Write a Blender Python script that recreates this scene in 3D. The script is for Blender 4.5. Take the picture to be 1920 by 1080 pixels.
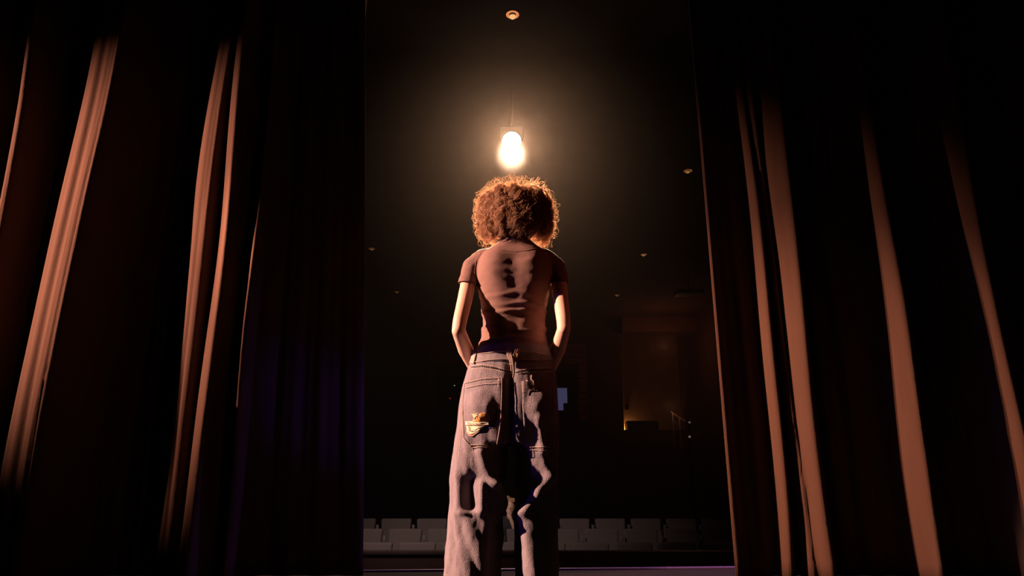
import bpy, bmesh, math, random
import numpy as np
from mathutils import Vector, Matrix, noise
from mathutils.bvhtree import BVHTree
random.seed(7); rng = np.random.default_rng(7)
for o in list(bpy.data.objects): bpy.data.objects.remove(o)
SC = bpy.context.scene; C = SC.collection
PI = math.pi; R = math.radians

# ------------------------------------------------------------------ camera, world, lights, exposure
PITCH = R(15.7); FPX = 1280.0; EYE = Vector((0, 0, 0.6))
cd = bpy.data.cameras.new('camera'); cam = bpy.data.objects.new('camera', cd); C.objects.link(cam)
cam.location = EYE; cam.rotation_euler = (R(90) + PITCH, 0, 0)
cd.sensor_width = 36; cd.lens = FPX / 1920 * 36; cd.clip_end = 100
SC.camera = cam
w = bpy.data.worlds.new('world'); SC.world = w; w.use_nodes = True
w.node_tree.nodes['Background'].inputs[0].default_value = (0.9, 0.45, 0.3, 1)
w.node_tree.nodes['Background'].inputs[1].default_value = 0.0006
vs = SC.view_settings; vs.view_transform = 'Standard'; vs.look = 'None'; vs.exposure = 0; vs.gamma = 1
vs.use_curve_mapping = False

def spot(name, loc, target, energy, color, angle, blend=1.0, size=0.05):
    l = bpy.data.lights.new(name, 'SPOT'); o = bpy.data.objects.new(name, l); C.objects.link(o)
    o.location = loc; o.rotation_euler = (Vector(target) - Vector(loc)).to_track_quat('-Z', 'Y').to_euler()
    l.energy = energy; l.color = color; l.spot_size = R(angle); l.spot_blend = blend; l.shadow_soft_size = size
    return o
def point(name, loc, energy, color, size=0.05):
    l = bpy.data.lights.new(name, 'POINT'); o = bpy.data.objects.new(name, l); C.objects.link(o)
    o.location = loc; l.energy = energy; l.color = color; l.shadow_soft_size = size
    return o

SPOT_POS = Vector((-0.004, 9.5, 0.6 + 9.5 * 0.5275))
WARM = (1.0, 0.60, 0.42)
spot('key_side', (-7.2, 1.45, 3.6), (0.0, 2.5, 1.0), 11000, WARM, 17, 0.35, 0.05)
spot('curtain_side_left', (-8.6, 2.4, 3.2), (-3.9, 4.35, 2.35), 11500, (1.0, 0.43, 0.27), 31, 1.0, 0.05)  # separate spot added beside the key to graze the left curtain's folds
spot('curtain_side_right', (-4.8, 3.3, 3.4), (1.9, 4.4, 0.75), 4300, (1.0, 0.43, 0.25), 28, 1.0, 0.05)  # another added grazer, for the right curtain's folds only
spot('violet_side', (-6.5, 1.2, 0.5), (0.5, 2.6, 0.8), 110, (0.22, 0.06, 1.0), 24, 0.8, 0.1)
spot('violet_floor', (2.6, 5.9, 2.0), (0.0, 4.9, 0.0), 110, (0.3, 0.12, 1.0), 80, 1.0, 0.1)
spot('violet_edge', (1.25, 3.5, 0.15), (-1.04, 4.7, 1.0), 60, (0.18, 0.08, 1.0), 19, 1.0, 0.1)
spot('red_fill', (6.0, 0.7, 1.9), (0.1, 2.4, 1.22), 90, (1.0, 0.22, 0.12), 10, 1.0, 0.2)
spot('front_spot', SPOT_POS + (Vector((0, 2.4, 1.5)) - SPOT_POS).normalized() * 0.02, (0, 2.42, 1.53), 120000, (1.0, 0.68, 0.46), 4.2, 0.5, 0.07)
spot('front_spot_halo', SPOT_POS + (Vector((0, 2.4, 1.5)) - SPOT_POS).normalized() * 0.02, (0, 2.2, 1.3), 880, (1.0, 0.60, 0.36), 70, 1.0, 0.1)  # second, wide cone added at the lamp to raise its halo in the haze
spot('added_seat_fill', (-2.6, 5.6, 3.4), (-0.7, 9.4, -0.1), 420, (1.0, 0.74, 0.66), 50, 1.0, 0.1)  # added house-side spot without a fixture, lights the seat rows

# ------------------------------------------------------------------ helpers
def at(px, py, Y):
    u = (540 - py) / FPX; c, s = math.cos(PITCH), math.sin(PITCH)
    d = Vector(((px - 960) / FPX, c - s * u, s + c * u))
    return EYE + d * (Y / d.y)
def pxdir(px, py):
    return (at(px, py, 1.0) - EYE).normalized()

MATS = {}
def mat(name, color, rough=0.7, metal=0.0, emis=None, estr=0.0, noise_scale=None, noise_amt=0.3, bump=0.0, bump_scale=200, sheen=0.0, spec=0.5, sss=0.0, stretch=None):
    if name in MATS: return MATS[name]
    m = bpy.data.materials.new(name); m.use_nodes = True; nt = m.node_tree; b = nt.nodes['Principled BSDF']
    b.inputs['Base Color'].default_value = (*color, 1); b.inputs['Roughness'].default_value = rough
    b.inputs['Metallic'].default_value = metal; b.inputs['Specular IOR Level'].default_value = spec
    if sheen: b.inputs['Sheen Weight'].default_value = sheen; b.inputs['Sheen Tint'].default_value = (1, .8, .75, 1)
    if sss: b.inputs['Subsurface Weight'].default_value = sss; b.inputs['Subsurface Radius'].default_value = (.02, .006, .003); b.inputs['Subsurface Scale'].default_value = .5
    if emis: b.inputs['Emission Color'].default_value = (*emis, 1); b.inputs['Emission Strength'].default_value = estr
    tc = nt.nodes.new('ShaderNodeTexCoord'); mp = nt.nodes.new('ShaderNodeMapping')
    if stretch: mp.inputs['Scale'].default_value = stretch
    nt.links.new(tc.outputs['Object'], mp.inputs[0])
    if noise_scale:
        n = nt.nodes.new('ShaderNodeTexNoise'); n.inputs['Scale'].default_value = noise_scale; n.inputs['Detail'].default_value = 5
        nt.links.new(mp.outputs[0], n.inputs['Vector'])
        cr = nt.nodes.new('ShaderNodeMix'); cr.data_type = 'RGBA'
        cr.inputs[6].default_value = (*[c * (1 - noise_amt) for c in color], 1); cr.inputs[7].default_value = (*[min(1, c * (1 + noise_amt)) for c in color], 1)
        nt.links.new(n.outputs['Fac'], cr.inputs[0]); nt.links.new(cr.outputs[2], b.inputs['Base Color'])
    if bump:
        n2 = nt.nodes.new('ShaderNodeTexNoise'); n2.inputs['Scale'].default_value = bump_scale; n2.inputs['Detail'].default_value = 3
        nt.links.new(mp.outputs[0], n2.inputs['Vector'])
        bp = nt.nodes.new('ShaderNodeBump'); bp.inputs['Strength'].default_value = bump; bp.inputs['Distance'].default_value = 0.003
        nt.links.new(n2.outputs['Fac'], bp.inputs['Height']); nt.links.new(bp.outputs[0], b.inputs['Normal'])
    MATS[name] = m; return m

def meshobj(name, verts, faces, m, parent=None, smooth=True):
    me = bpy.data.meshes.new(name)
    me.from_pydata([tuple(v) for v in verts], [], faces); me.update()
    if smooth: me.polygons.foreach_set('use_smooth', [True] * len(me.polygons))
    return linkme(name, me, m, parent)
def linkme(name, me, m, parent=None):
    me.materials.clear()
    for mm in (m if isinstance(m, (list, tuple)) else [m]): me.materials.append(mm)
    o = bpy.data.objects.new(name, me); C.objects.link(o)
    if parent: setpar(o, parent)
    return o
def wmat(o):
    return (wmat(o.parent) @ o.matrix_parent_inverse @ o.matrix_basis) if o.parent else o.matrix_basis.copy()
def setpar(o, parent):
    o.parent = parent; o.matrix_parent_inverse = wmat(parent).inverted()
def bmobj(name, bm, m, parent=None, smooth=False):
    me = bpy.data.meshes.new(name); bmesh.ops.recalc_face_normals(bm, faces=bm.faces[:]); bm.to_mesh(me); bm.free()
    if smooth: me.polygons.foreach_set('use_smooth', [True] * len(me.polygons))
    return linkme(name, me, m, parent)
def add_box(bm, lo, hi, bevel=0.0, seg=2, rot=None, piv=None):
    r = bmesh.ops.create_cube(bm, size=1); vs_ = r['verts']
    lo = Vector(lo); hi = Vector(hi); c = (lo + hi) / 2; s = hi - lo
    for v in vs_: v.co = Vector((v.co.x * s.x, v.co.y * s.y, v.co.z * s.z)) + c
    if bevel:
        es = list({e for v in vs_ for e in v.link_edges})
        r2 = bmesh.ops.bevel(bm, geom=es, offset=bevel, segments=seg, profile=0.6, affect='EDGES', clamp_overlap=True)
        vs_ = list({v for f in r2['faces'] for v in f.verts} | {v for v in vs_ if v.is_valid})
    if rot: bmesh.ops.rotate(bm, verts=vs_, cent=piv or c, matrix=rot)
    return vs_
def add_tube(bm, pts, r, seg=6, caps=True):
    pts = [Vector(p) for p in pts]; rings = []
    rr = r if isinstance(r, (list, tuple)) else [r] * len(pts)
    up = None
    for i, p in enumerate(pts):
        t = (pts[min(i + 1, len(pts) - 1)] - pts[max(i - 1, 0)]).normalized()
        if up is None or abs(up.dot(t)) > .95: up = Vector((0, 0, 1)) if abs(t.z) < .9 else Vector((1, 0, 0))
        a = t.cross(up).normalized(); b = t.cross(a).normalized(); up = -b if False else up
        rings.append([bm.verts.new(p + (a * math.cos(2 * PI * k / seg) + b * math.sin(2 * PI * k / seg)) * rr[i]) for k in range(seg)])
    for i in range(len(rings) - 1):
        for k in range(seg):
            bm.faces.new((rings[i][k], rings[i][(k + 1) % seg], rings[i + 1][(k + 1) % seg], rings[i + 1][k]))
    if caps: bm.faces.new(rings[0][::-1]); bm.faces.new(rings[-1])
def add_lathe(bm, prof, center, axis='Z', seg=24, M=None):
    rings = []
    for (r, h) in prof:
        ring = []
        for k in range(seg):
            a = 2 * PI * k / seg; v = Vector((r * math.cos(a), r * math.sin(a), h))
            if M is not None: v = M @ v
            ring.append(bm.verts.new(v + Vector(center)))
        rings.append(ring)
    for i in range(len(rings) - 1):
        for k in range(seg): bm.faces.new((rings[i][k], rings[i][(k + 1) % seg], rings[i + 1][(k + 1) % seg], rings[i + 1][k]))
    if prof[0][0] > 1e-6: bm.faces.new(rings[0][::-1])
    if prof[-1][0] > 1e-6: bm.faces.new(rings[-1])
    bmesh.ops.remove_doubles(bm, verts=bm.verts[:], dist=1e-6) if prof[0][0] <= 1e-6 or prof[-1][0] <= 1e-6 else None
def thing(name, label, cat, loc=(0, 0, 0), group=None):
    o = bpy.data.objects.new(name, None); C.objects.link(o); o.location = loc; o.empty_display_size = .1
    o['label'] = label; o['category'] = cat
    if group: o['group'] = group
    return o
def tag(o, label, cat, group=None):
    o['label'] = label; o['category'] = cat
    if group: o['group'] = group
    return o
def struct(name, lo, hi, m, parent=None, bevel=0):
    bm = bmesh.new(); add_box(bm, lo, hi, bevel); o = bmobj(name, bm, m, parent)
    if not parent: o['kind'] = 'structure'
    return o

# ------------------------------------------------------------------ materials
M_black = mat('matte_black', (.012, .011, .011), .8, noise_scale=20)
M_stage = mat('stage_boards_black', (.02, .018, .02), .7, spec=.15, noise_scale=6, bump=.3, bump_scale=60)
M_wall = mat('dark_wall_paint', (.10, .055, .042), .9, noise_scale=4)
M_ceil = mat('dark_ceiling', (.10, .06, .045), .95, noise_scale=2)
M_block = mat('wall_block', (.32, .13, .085), .9, noise_scale=14, bump=.5)
M_curt = mat('stage_velvet', (.075, .046, .036), .95, noise_scale=9, noise_amt=.22, bump=.5, bump_scale=120, stretch=(1, 1, .15), spec=.1)
M_carpet = mat('house_carpet', (.035, .025, .024), 1, noise_scale=80)
M_wood = mat('pit_wood', (.10, .055, .04), .6, noise_scale=10, stretch=(1, 1, 8))
M_seat = mat('seat_fabric', (.155, .122, .114), .95, noise_scale=120, bump=.4, bump_scale=300)
M_metal = mat('grey_metal', (.4, .38, .36), .4, metal=.7, noise_scale=30)
M_dark = mat('black_plastic', (.03, .028, .028), .45, noise_scale=30)

# ------------------------------------------------------------------ the room
CEIL = 6.6
bm = bmesh.new()
pl = [(-9, 4.32), (9, 5.74), (9, -6), (-9, -6)]     # stage edge runs slightly askew to the camera
lo_ = [bm.verts.new((x, y, -1.2)) for x, y in pl]; hi_ = [bm.verts.new((x, y, 0)) for x, y in pl]
bm.faces.new(lo_); bm.faces.new(hi_[::-1])
for i in range(4): bm.faces.new((lo_[i], lo_[(i + 1) % 4], hi_[(i + 1) % 4], hi_[i]))
o = bmobj('floor', bm, M_stage); o['kind'] = 'structure'
# metal nosing on the stage edge
bm = bmesh.new()
add_tube(bm, [(-8.9, 4.334, 0.004), (8.9, 5.738, 0.004)], .011, 8)
o = bmobj('trim_1', bm, mat('stage_nosing', (.17, .11, .33), .5, metal=.2, noise_scale=40)); o['kind'] = 'structure'
struct('floor_auditorium', (-7, 4.0, -1.4), (7, 31, -1.25), M_carpet)
struct('wall_left', (-7.2, 5.5, -1.3), (-7, 31, CEIL), M_wall)
struct('wall_right', (7, 5.5, -1.3), (7.2, 31, CEIL), M_wall)
struct('ceiling', (-7.2, 5.6, CEIL), (7.2, 31, CEIL + .2), M_ceil)
struct('wall_stage_left', (-9.3, -6, -1.2), (-9.05, 5.5, 8.5), M_black)
struct('wall_stage_right', (9.05, -6, -1.2), (9.3, 5.8, 8.5), M_black)
struct('wall_stage_back', (-9.3, -6.3, -1.2), (9.3, -6.05, 8.5), M_black)
struct('ceiling_stage', (-9.3, -6.3, 8.5), (9.3, 5.8, 8.7), M_black)
struct('wall_proscenium_left', (-9.3, 5.8, 0.0), (-4.9, 6.05, 8.5), M_black)
struct('wall_proscenium_right', (4.9, 5.8, 0.0), (9.3, 6.05, 8.5), M_black)
struct('wall_proscenium_top', (-9.3, 5.8, CEIL - .05), (9.3, 6.05, 8.5), M_black)

# pit wall in front of the first row
YP = 7.4
zt = at(960, 1034, YP).z
struct('wall_pit', (-6.9, YP, -1.25), (6.9, YP + .12, zt - .03), M_wood)
struct('trim_2', (-6.9, YP - .02, zt - .03), (6.9, YP + .14, zt), mat('pit_cap', (.10, .07, .06), .5, noise_scale=10), bevel=.006)

# back wall with its control booth opening and the bay to the right of it
YB = 26.0
def bx(px, py=700): return at(px, py, YB).x
def bz(py): return at(960, py, YB).z
zf = -1.3
xl, xr, zl, zh_ = bx(815), bx(1082), bz(782), bz(692)
bl, br, bt = bx(1166), bx(1340), bz(627)
struct('wall_back', (-7.2, YB, zf), (xl, YB + .3, CEIL), M_wall)
struct('wall_back_over_booth', (xl, YB, zh_), (xr, YB + .3, CEIL), M_wall)
struct('wall_back_under_booth', (xl, YB, zf), (xr, YB + .3, zl), M_wall)
struct('wall_back_pier', (xr, YB, zf), (bl, YB + .3, CEIL), M_wall)
struct('wall_back_fascia', (bl, YB - .6, bt), (7.2, YB + .3, bz(598)), mat('fascia', (.22, .11, .08), .9, noise_scale=3))
struct('wall_back_bay_sill', (bl, YB, zf), (7.2, YB + .3, bz(806)), M_wall)
struct('wall_bay_back', (bl - .3, YB + 2.6, zf), (7.2, YB + 2.8, bt + 1), mat('bay_plaster', (.5, .33, .22), .9, noise_scale=3))
struct('wall_booth_back', (xl - 1, YB + 2.2, zf), (xr + 1, YB + 2.4, CEIL), M_black)
struct('wall_bay_side', (bl - .3, YB + .3, zf), (bl, YB + 2.6, bt + 1), M_wall)
wb = bpy.data.objects['wall_back_pier']; wo = bpy.data.objects['wall_back_over_booth']; wl_ = bpy.data.objects['wall_back']
# split-faced blocks framing the booth window (parts of the wall they sit on)
pitch = (bz(645) - bz(790)) / 11
blk = {}
def block(x0, x1, z0, par):
    bm = bmesh.new(); g = .018
    dy = random.uniform(0, .03)
    add_box(bm, (x0 + g, YB - .07 - dy, z0 + g), (x1 - g, YB, z0 + pitch - g), .012, 1)
    bmobj('block', bm, M_block, par)
z0 = bz(790)
for i in range(11):
    z = z0 + i * pitch
    if i < 8:
        block(bx(800), xl, z, wl_); block(xr, bx(1100), z, wb)
    else:
        off = (i % 2) * .5
        xs = [bx(800)] ; wdt = (bx(1100) - bx(800)) / 7
        xs += [bx(800) + wdt * (k + off) for k in range(0 if off else 1, 7)] + [bx(1100)]
        for a, b in zip(xs[:-1], xs[1:]): block(a, b, z, wo)
# booth window frame and glass
bm = bmesh.new(); t = .05
for lo, hi in (((xl, YB + .02, zl), (xl + t, YB + .12, zh_)), ((xr - t, YB + .02, zl), (xr, YB + .12, zh_)), ((xl, YB + .02, zl), (xr, YB + .12, zl + t)), ((xl, YB + .02, zh_ - t), (xr, YB + .12, zh_))):
    add_box(bm, lo, hi)
wn = bmobj('window_1', bm, M_dark); wn['kind'] = 'structure'
# equipment in the booth: a screen glowing pale blue and a rack with two pilot lamps
mon = thing('booth_screen', 'pale blue glowing screen inside the dark control booth, beside her right hip', 'screen', (bx(1050), YB + .9, bz(770)))
bm = bmesh.new(); add_box(bm, (bx(1030), YB + .88, bz(768)), (bx(1071), YB + .95, bz(716)), .01); add_box(bm, (bx(1044), YB + .89, bz(779)), (bx(1056), YB + .94, bz(767))); bmobj('casing', bm, M_dark, mon)
bm = bmesh.new(); add_box(bm, (bx(1032), YB + .87, bz(765)), (bx(1066), YB + .882, bz(722)), 0)
bmobj('display', bm, mat('screen_glow', (.02, .02, .03), .5, emis=(.16, .15, .32), estr=.28), mon)
bm = bmesh.new(); add_box(bm, (bx(1058), YB + .7, bz(779)), (bx(1078), YB + .84, bz(752)), .01); o = bmobj('speaker', bm, M_dark)
tag(o, 'small dark box standing in front of the booth screen', 'speaker')
struct('floor_booth', (xl - 1, YB + .3, zl - .9), (xr + 1, YB + 2.2, zl - .75), M_carpet)
desk = bmesh.new(); add_box(desk, (xl, YB + .45, bz(782)), (xr, YB + 1.3, bz(779)), .01)
for dx_ in (xl + .1, (xl + xr) / 2, xr - .1): add_box(desk, (dx_ - .03, YB + .5, zl - .75), (dx_ + .03, YB + 1.25, bz(782)))
o = bmobj('desk', desk, M_dark)
tag(o, 'dark counter running along inside the control booth', 'desk')
rack = thing('equipment_rack', 'dark equipment rack in the booth with a green and a red pilot lamp', 'rack', (bx(848), YB + .9, bz(779)))
bm = bmesh.new(); add_box(bm, (bx(838), YB + .7, bz(779)), (bx(862), YB + 1.1, bz(715)), .02); bmobj('cabinet', bm, M_dark, rack)
for px, py, col in ((852, 723, (.5, .9, .5)), (844, 747, (1, .05, .04))):
    bm = bmesh.new(); bmesh.ops.create_icosphere(bm, subdivisions=2, radius=.022)
    bmesh.ops.translate(bm, verts=bm.verts[:], vec=at(px, py, YB + .70))
    o = bmobj('pilot_lamp', bm, mat('pilot_%d' % px, (.1, .1, .1), .4, emis=col, estr=.5), rack, True)
    o['label'] = 'green pilot lamp' if px > 850 else 'red pilot lamp'
# bay: warm lamp behind a dark cabinet, stair rail
cab = thing('low_cabinet', 'low dark cabinet in the lit bay at the back of the house', 'cabinet', (bx(1195), YB + 1.8, zf))
x0, x1 = at(1174, 800, YB + 2).x, at(1232, 800, YB + 2).x; zc = at(1200, 790, YB + 2).z
bm = bmesh.new(); add_box(bm, (x0, YB + 1.7, zf + .1), (x1, YB + 2.3, zc), .01); bmobj('body', bm, M_dark, cab)
for k in range(2):
    a = x0 + (x1 - x0) * k / 2; b = x0 + (x1 - x0) * (k + 1) / 2
    bm = bmesh.new(); add_box(bm, (a + .02, YB + 1.67, zf + .2), (b - .02, YB + 1.7, zc - .04), .005); bmobj('door', bm, M_dark, cab)
bm = bmesh.new(); add_box(bm, (at(1172, 765, YB + 2.5).x, YB + 2.48, at(1172, 768, YB + 2.5).z), (at(1179, 765, YB + 2.5).x, YB + 2.6, at(1179, 758, YB + 2.5).z), .005)
tag(bmobj('wall_box', bm, M_dark), 'small dark box on the wall above the lit corner of the bay', 'box')
point('bay_lamp', at(1173, 805, YB + 2.47), 8, (1.0, .42, .14), .04)
rail = thing('stair_rail', 'sloping brass handrail catching light at the far right of the house', 'handrail', at(1262, 800, 22.0))
bm = bmesh.new(); add_tube(bm, [at(1258, 772, 22), at(1266, 778, 22), at(1285, 790, 22)], .028, 8); bmobj('rail', bm, mat('brass', (.8, .5, .3), .35, metal=.6, noise_scale=20), rail)
bm = bmesh.new(); add_tube(bm, [at(1260, 788, 22), at(1276, 800, 22)], .018, 6); bmobj('lower_rail', bm, M_metal, rail)
for px, py in ((1261, 773), (1274, 783)):
    p = at(px, py, 22); bm = bmesh.new(); add_tube(bm, [p, Vector((p.x, p.y, -1.25))], .02, 6); bmobj('post', bm, M_metal, rail)
p = at(1293, 819, 21.5); st = thing('aisle_light', 'dark post with two small white aisle lights right of the sloping handrail', 'light', (p.x, p.y, -1.25))
for py in (792, 819):
    q = at(1293, py, 21.5); bm = bmesh.new(); add_lathe(bm, [(.001, -.03), (.03, -.02), (.035, .0), (.02, .03), (.001, .03)], q, seg=12)
    bmobj('lens', bm, mat('step_lens_%d' % py, (.3, .3, .3), .4, emis=(.9, .6, .5), estr=.22 if py == 819 else .12), st, True)
q = at(1293, 792, 21.5); bm = bmesh.new(); add_box(bm, (p.x - .04, p.y + .02, -1.25), (p.x + .04, p.y + .08, q.z + .03), .01); bmobj('post', bm, M_dark, st)
point('added_rail_glow', at(1255, 762, 21.6), 3, (1.0, .5, .25), .05)  # unseen point added to brighten the handrail
point('added_back_wall_glow', (5.4, 23.9, 5.2), 9, (1.0, .34, .18), .2)  # unseen red point added to lift the back wall and fascia

# ------------------------------------------------------------------ recessed ceiling downlights
def downlight(px, py, d, est, label):
    dv = pxdir(px, py); t = (CEIL - EYE.z) / dv.z; p = EYE + dv * t; p.z = CEIL
    r = d / 2; th = thing('ceiling_downlight', label, 'ceiling light', p, 'recessed downlights in the house ceiling')
    bm = bmesh.new(); add_lathe(bm, [(r, -.004), (r * 1.1, -.006), (r * 1.14, 0), (r * 1.0, 0.0)], p, seg=32); bmobj('trim_ring', bm, M_dark, th, True)
    bm = bmesh.new()
    seg = 32; rings = []
    for rr, h in ((r, -.0045), (r * .92, -.0035), (r * .55, -.002), (r * .12, -.001)):
        rings.append([bm.verts.new(p + Vector((rr * math.cos(2 * PI * k / seg), rr * math.sin(2 * PI * k / seg), h - .002))) for k in range(seg)])
    for i in range(3):
        for k in range(seg): bm.faces.new((rings[i][k], rings[i][(k + 1) % seg], rings[i + 1][(k + 1) % seg], rings[i + 1][k]))
    bm.faces.new(rings[-1])
    bmobj('reflector', bm, mat('reflector_%s' % est, (.5, .3, .15), .5, emis=(1.0, .30, .085), estr=est), th, True)
    bm = bmesh.new()
    add_lathe(bm, [(r * .5, 0), (r * .3, -.03), (.0, -.04)], p + Vector((0, r * .35, -.008)), seg=16)
    bmobj('lamp', bm, mat('lamp_%s' % est, (.8, .6, .4), .5, emis=(1.0, .48, .2), estr=est * 1.5), th, True)
downlight(961, 27, .175, .68, 'glowing orange round downlight in ceiling straight above the bright spotlight')
downlight(1290, 320, .17, .16, 'dim round downlight beside the right curtain edge, upper right')
downlight(1207, 477, .17, .17, 'dim round downlight right of the curly hair, lower than the one by the curtain edge')
downlight(1157, 553, .17, .07, 'faintest small downlight to the right of the shoulder')
downlight(697, 466, .17, .07, 'dim downlight close to the left curtain edge')
downlight(744, 547, .17, .045, 'faint far downlight left of the woman\'s elbow, nearest to her')
p = at(1292, 549, 20.0)
pj = thing('ceiling_projector', 'dim rounded grey unit hanging under the ceiling beside the right curtain edge', 'projector', p)
bm = bmesh.new(); add_box(bm, p + Vector((-.42, -.25, -.07)), p + Vector((.42, .25, .07)), .06, 3); bmobj('housing', bm, mat('projector_grey', (.3, .27, .25), .5, noise_scale=10), pj, True)
bm = bmesh.new(); add_tube(bm, [p, Vector((p.x, p.y, CEIL))], .025, 8); bmobj('drop_rod', bm, M_dark, pj)
bm = bmesh.new(); add_tube(bm, [p + Vector((-.2, -.24, 0)), p + Vector((-.2, -.29, 0))], .05, 12); bmobj('lens', bm, M_dark, pj)

# ------------------------------------------------------------------ the front spotlight
aim = (Vector((0, 2.2, 1.3)) - SPOT_POS).normalized()
Q = aim.to_track_quat('Z', 'Y').to_matrix()
sp = thing('stage_spotlight', 'blazing white round stage spotlight shining above the woman\'s head', 'spotlight', SPOT_POS)
bm = bmesh.new(); add_lathe(bm, [(.12, -.55), (.14, -.5), (.14, -.3), (.125, -.28), (.13, -.05), (.16, -.04), (.16, .0), (.152, .0), (.145, -.06)], SPOT_POS, M=Q, seg=32)
bmobj('barrel', bm, M_dark, sp, True)
bm = bmesh.new()
ring = [bm.verts.new(SPOT_POS + Q @ Vector((.142 * math.cos(a), .142 * math.sin(a), -.03))) for a in [2 * PI * k / 32 for k in range(32)]]
bm.faces.new(ring); bmobj('lens', bm, mat('lens_glow', (1, 1, 1), .3, emis=(1, .82, .6), estr=30), sp)
bm = bmesh.new()
add_tube(bm, [SPOT_POS + Q @ Vector((-.18, 0, -.25)), SPOT_POS + Q @ Vector((-.18, 0, -.25)) + Vector((0, 0, .25)), SPOT_POS + Q @ Vector((.18, 0, -.25)) + Vector((0, 0, .25)), SPOT_POS + Q @ Vector((.18, 0, -.25))], .012, 6)
bmobj('yoke', bm, M_dark, sp)
p = SPOT_POS + Q @ Vector((0, 0, -.25))
bm = bmesh.new(); add_tube(bm, [p + Vector((0, 0, .25)), Vector((p.x, p.y, CEIL))], .02, 8); bmobj('hanger', bm, M_dark, sp)

# ------------------------------------------------------------------ curtains
YC = 4.72
def curtain(name, x0, x1, ridges, side, edge, label, nz=70, dx=.012):
    """velvet drop: profile of sharp protruding ridges and shallow pleats; rides down to the boards."""
    nx = int((x1 - x0) / dx) + 1; H = 6.9
    V = np.zeros((nz * nx, 3)); xs = np.linspace(x0, x1, nx)
    for j in range(nz):
        z = .01 + H * j / (nz - 1)
        amp = 1.0 - .25 * z / H
        y = np.zeros(nx) + YC
        # shallow background pleats
        y += .016 * np.sin(xs * 31 + .5 * math.sin(z * .7) + 1.3 * np.sin(xs * 3.1)) * amp
        y += .006 * np.sin(xs * 73 + z * .35)
        yr_ = np.zeros(nx)
        for i, (rx, wl, wr, h, drift) in enumerate(ridges):
            c = rx + drift * math.sin(z * .75 + i * 1.7) + .006 * math.sin(z * 3.1 + i)
            hh = h * (1 + .12 * math.sin(z * 1.3 + i * 2.1))
            d = xs - c
            yr_ = np.maximum(yr_, hh * np.where(d < 0, np.exp(-(np.abs(d) / wl) ** 2.6), np.exp(-(np.abs(d) / wr) ** 2.0)))
            # small creases on the ridge itself
            y -= .006 * np.exp(-(d / .05) ** 2) * np.sin(d * 160 + z * 1.1 + i)
        y -= yr_
        if side > 0: y -= .11 * np.clip(1 - (xs - x0) / .36, 0, 1)      # leading edge turned upstage to keep this strip out of the side light
        xx = xs.copy()
        f = np.clip(1 - np.abs(xs - (x1 if side < 0 else x0)) / 1.0, 0, 1)
        xx += edge(z) * f
        V[j * nx:(j + 1) * nx, 0] = xx; V[j * nx:(j + 1) * nx, 1] = y; V[j * nx:(j + 1) * nx, 2] = z
    F = [(j * nx + i, j * nx + i + 1, (j + 1) * nx + i + 1, (j + 1) * nx + i) for j in range(nz - 1) for i in range(nx - 1)]
    th = thing(name, label, 'curtain', ((x0 + x1) / 2, YC, 0))
    o = meshobj('drape', V, F, M_curt, th)
    s = o.modifiers.new('thick', 'SOLIDIFY'); s.thickness = .006; s.offset = 1
    # hem along the free edge
    ei = nx - 1 if side < 0 else 0
    bm = bmesh.new(); add_tube(bm, [Vector(V[j * nx + ei]) for j in range(0, nz, 2)], .006, 8)
    bmobj('edge_hem', bm, M_curt, th, True)
    bm = bmesh.new(); add_box(bm, (x0 - .1, YC - .03, H + .0), (x1 + .05, YC + .03, H + .06), .01); bmobj('track', bm, M_dark, th)
    return th
LR = [(-1.86, .05, .035, .32, .012), (-2.09, .17, .05, .42, .014), (-2.24, .17, .07, .28, .012), (-3.18, .36, .14, .42, .012),
      (-3.80, .09, .06, .36, .02), (-4.12, .12, .07, .36, .02), (-4.9, .05, .1, .42, .02), (-5.5, .05, .1, .45, .02)]
RR = [(1.78, .035, .04, .11, .03), (1.90, .03, .04, .13, .03), (2.06, .06, .08, .26, .012), (2.77, .05, .07, .30, .015), (3.43, .06, .08, .30, .02), (4.2, .06, .1, .3, .02), (4.9, .06, .1, .3, .02)]
LR = [(q[0] * (4.72 - q[3]) / 4.7,) + q[1:] for q in LR]; RR = [(q[0] * (4.72 - q[3]) / 4.7,) + q[1:] for q in RR]
curtain('stage_curtain', -5.9, -1.03, LR, -1, lambda z: .07 - .055 * z, 'tall dark velvet stage curtain left of the woman, its fold crests lit copper')
curtain('stage_curtain', 1.405, 6.2, RR, 1, lambda z: 0.0, 'tall dark velvet stage curtain right of the woman, with a thin pale free edge')
# pull cord hanging beside the left curtain
bm = bmesh.new(); a = at(667, 280, 4.9)
add_tube(bm, [a, a + Vector((0, 0, 1)), Vector((a.x, a.y, 6.9))], .006, 6); o = bmobj('cord', bm, mat('cord', (.35, .3, .3), .8, noise_scale=200))
tag(o, 'thin pale pull cord hanging down beside the edge of the left curtain', 'cord')

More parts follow.
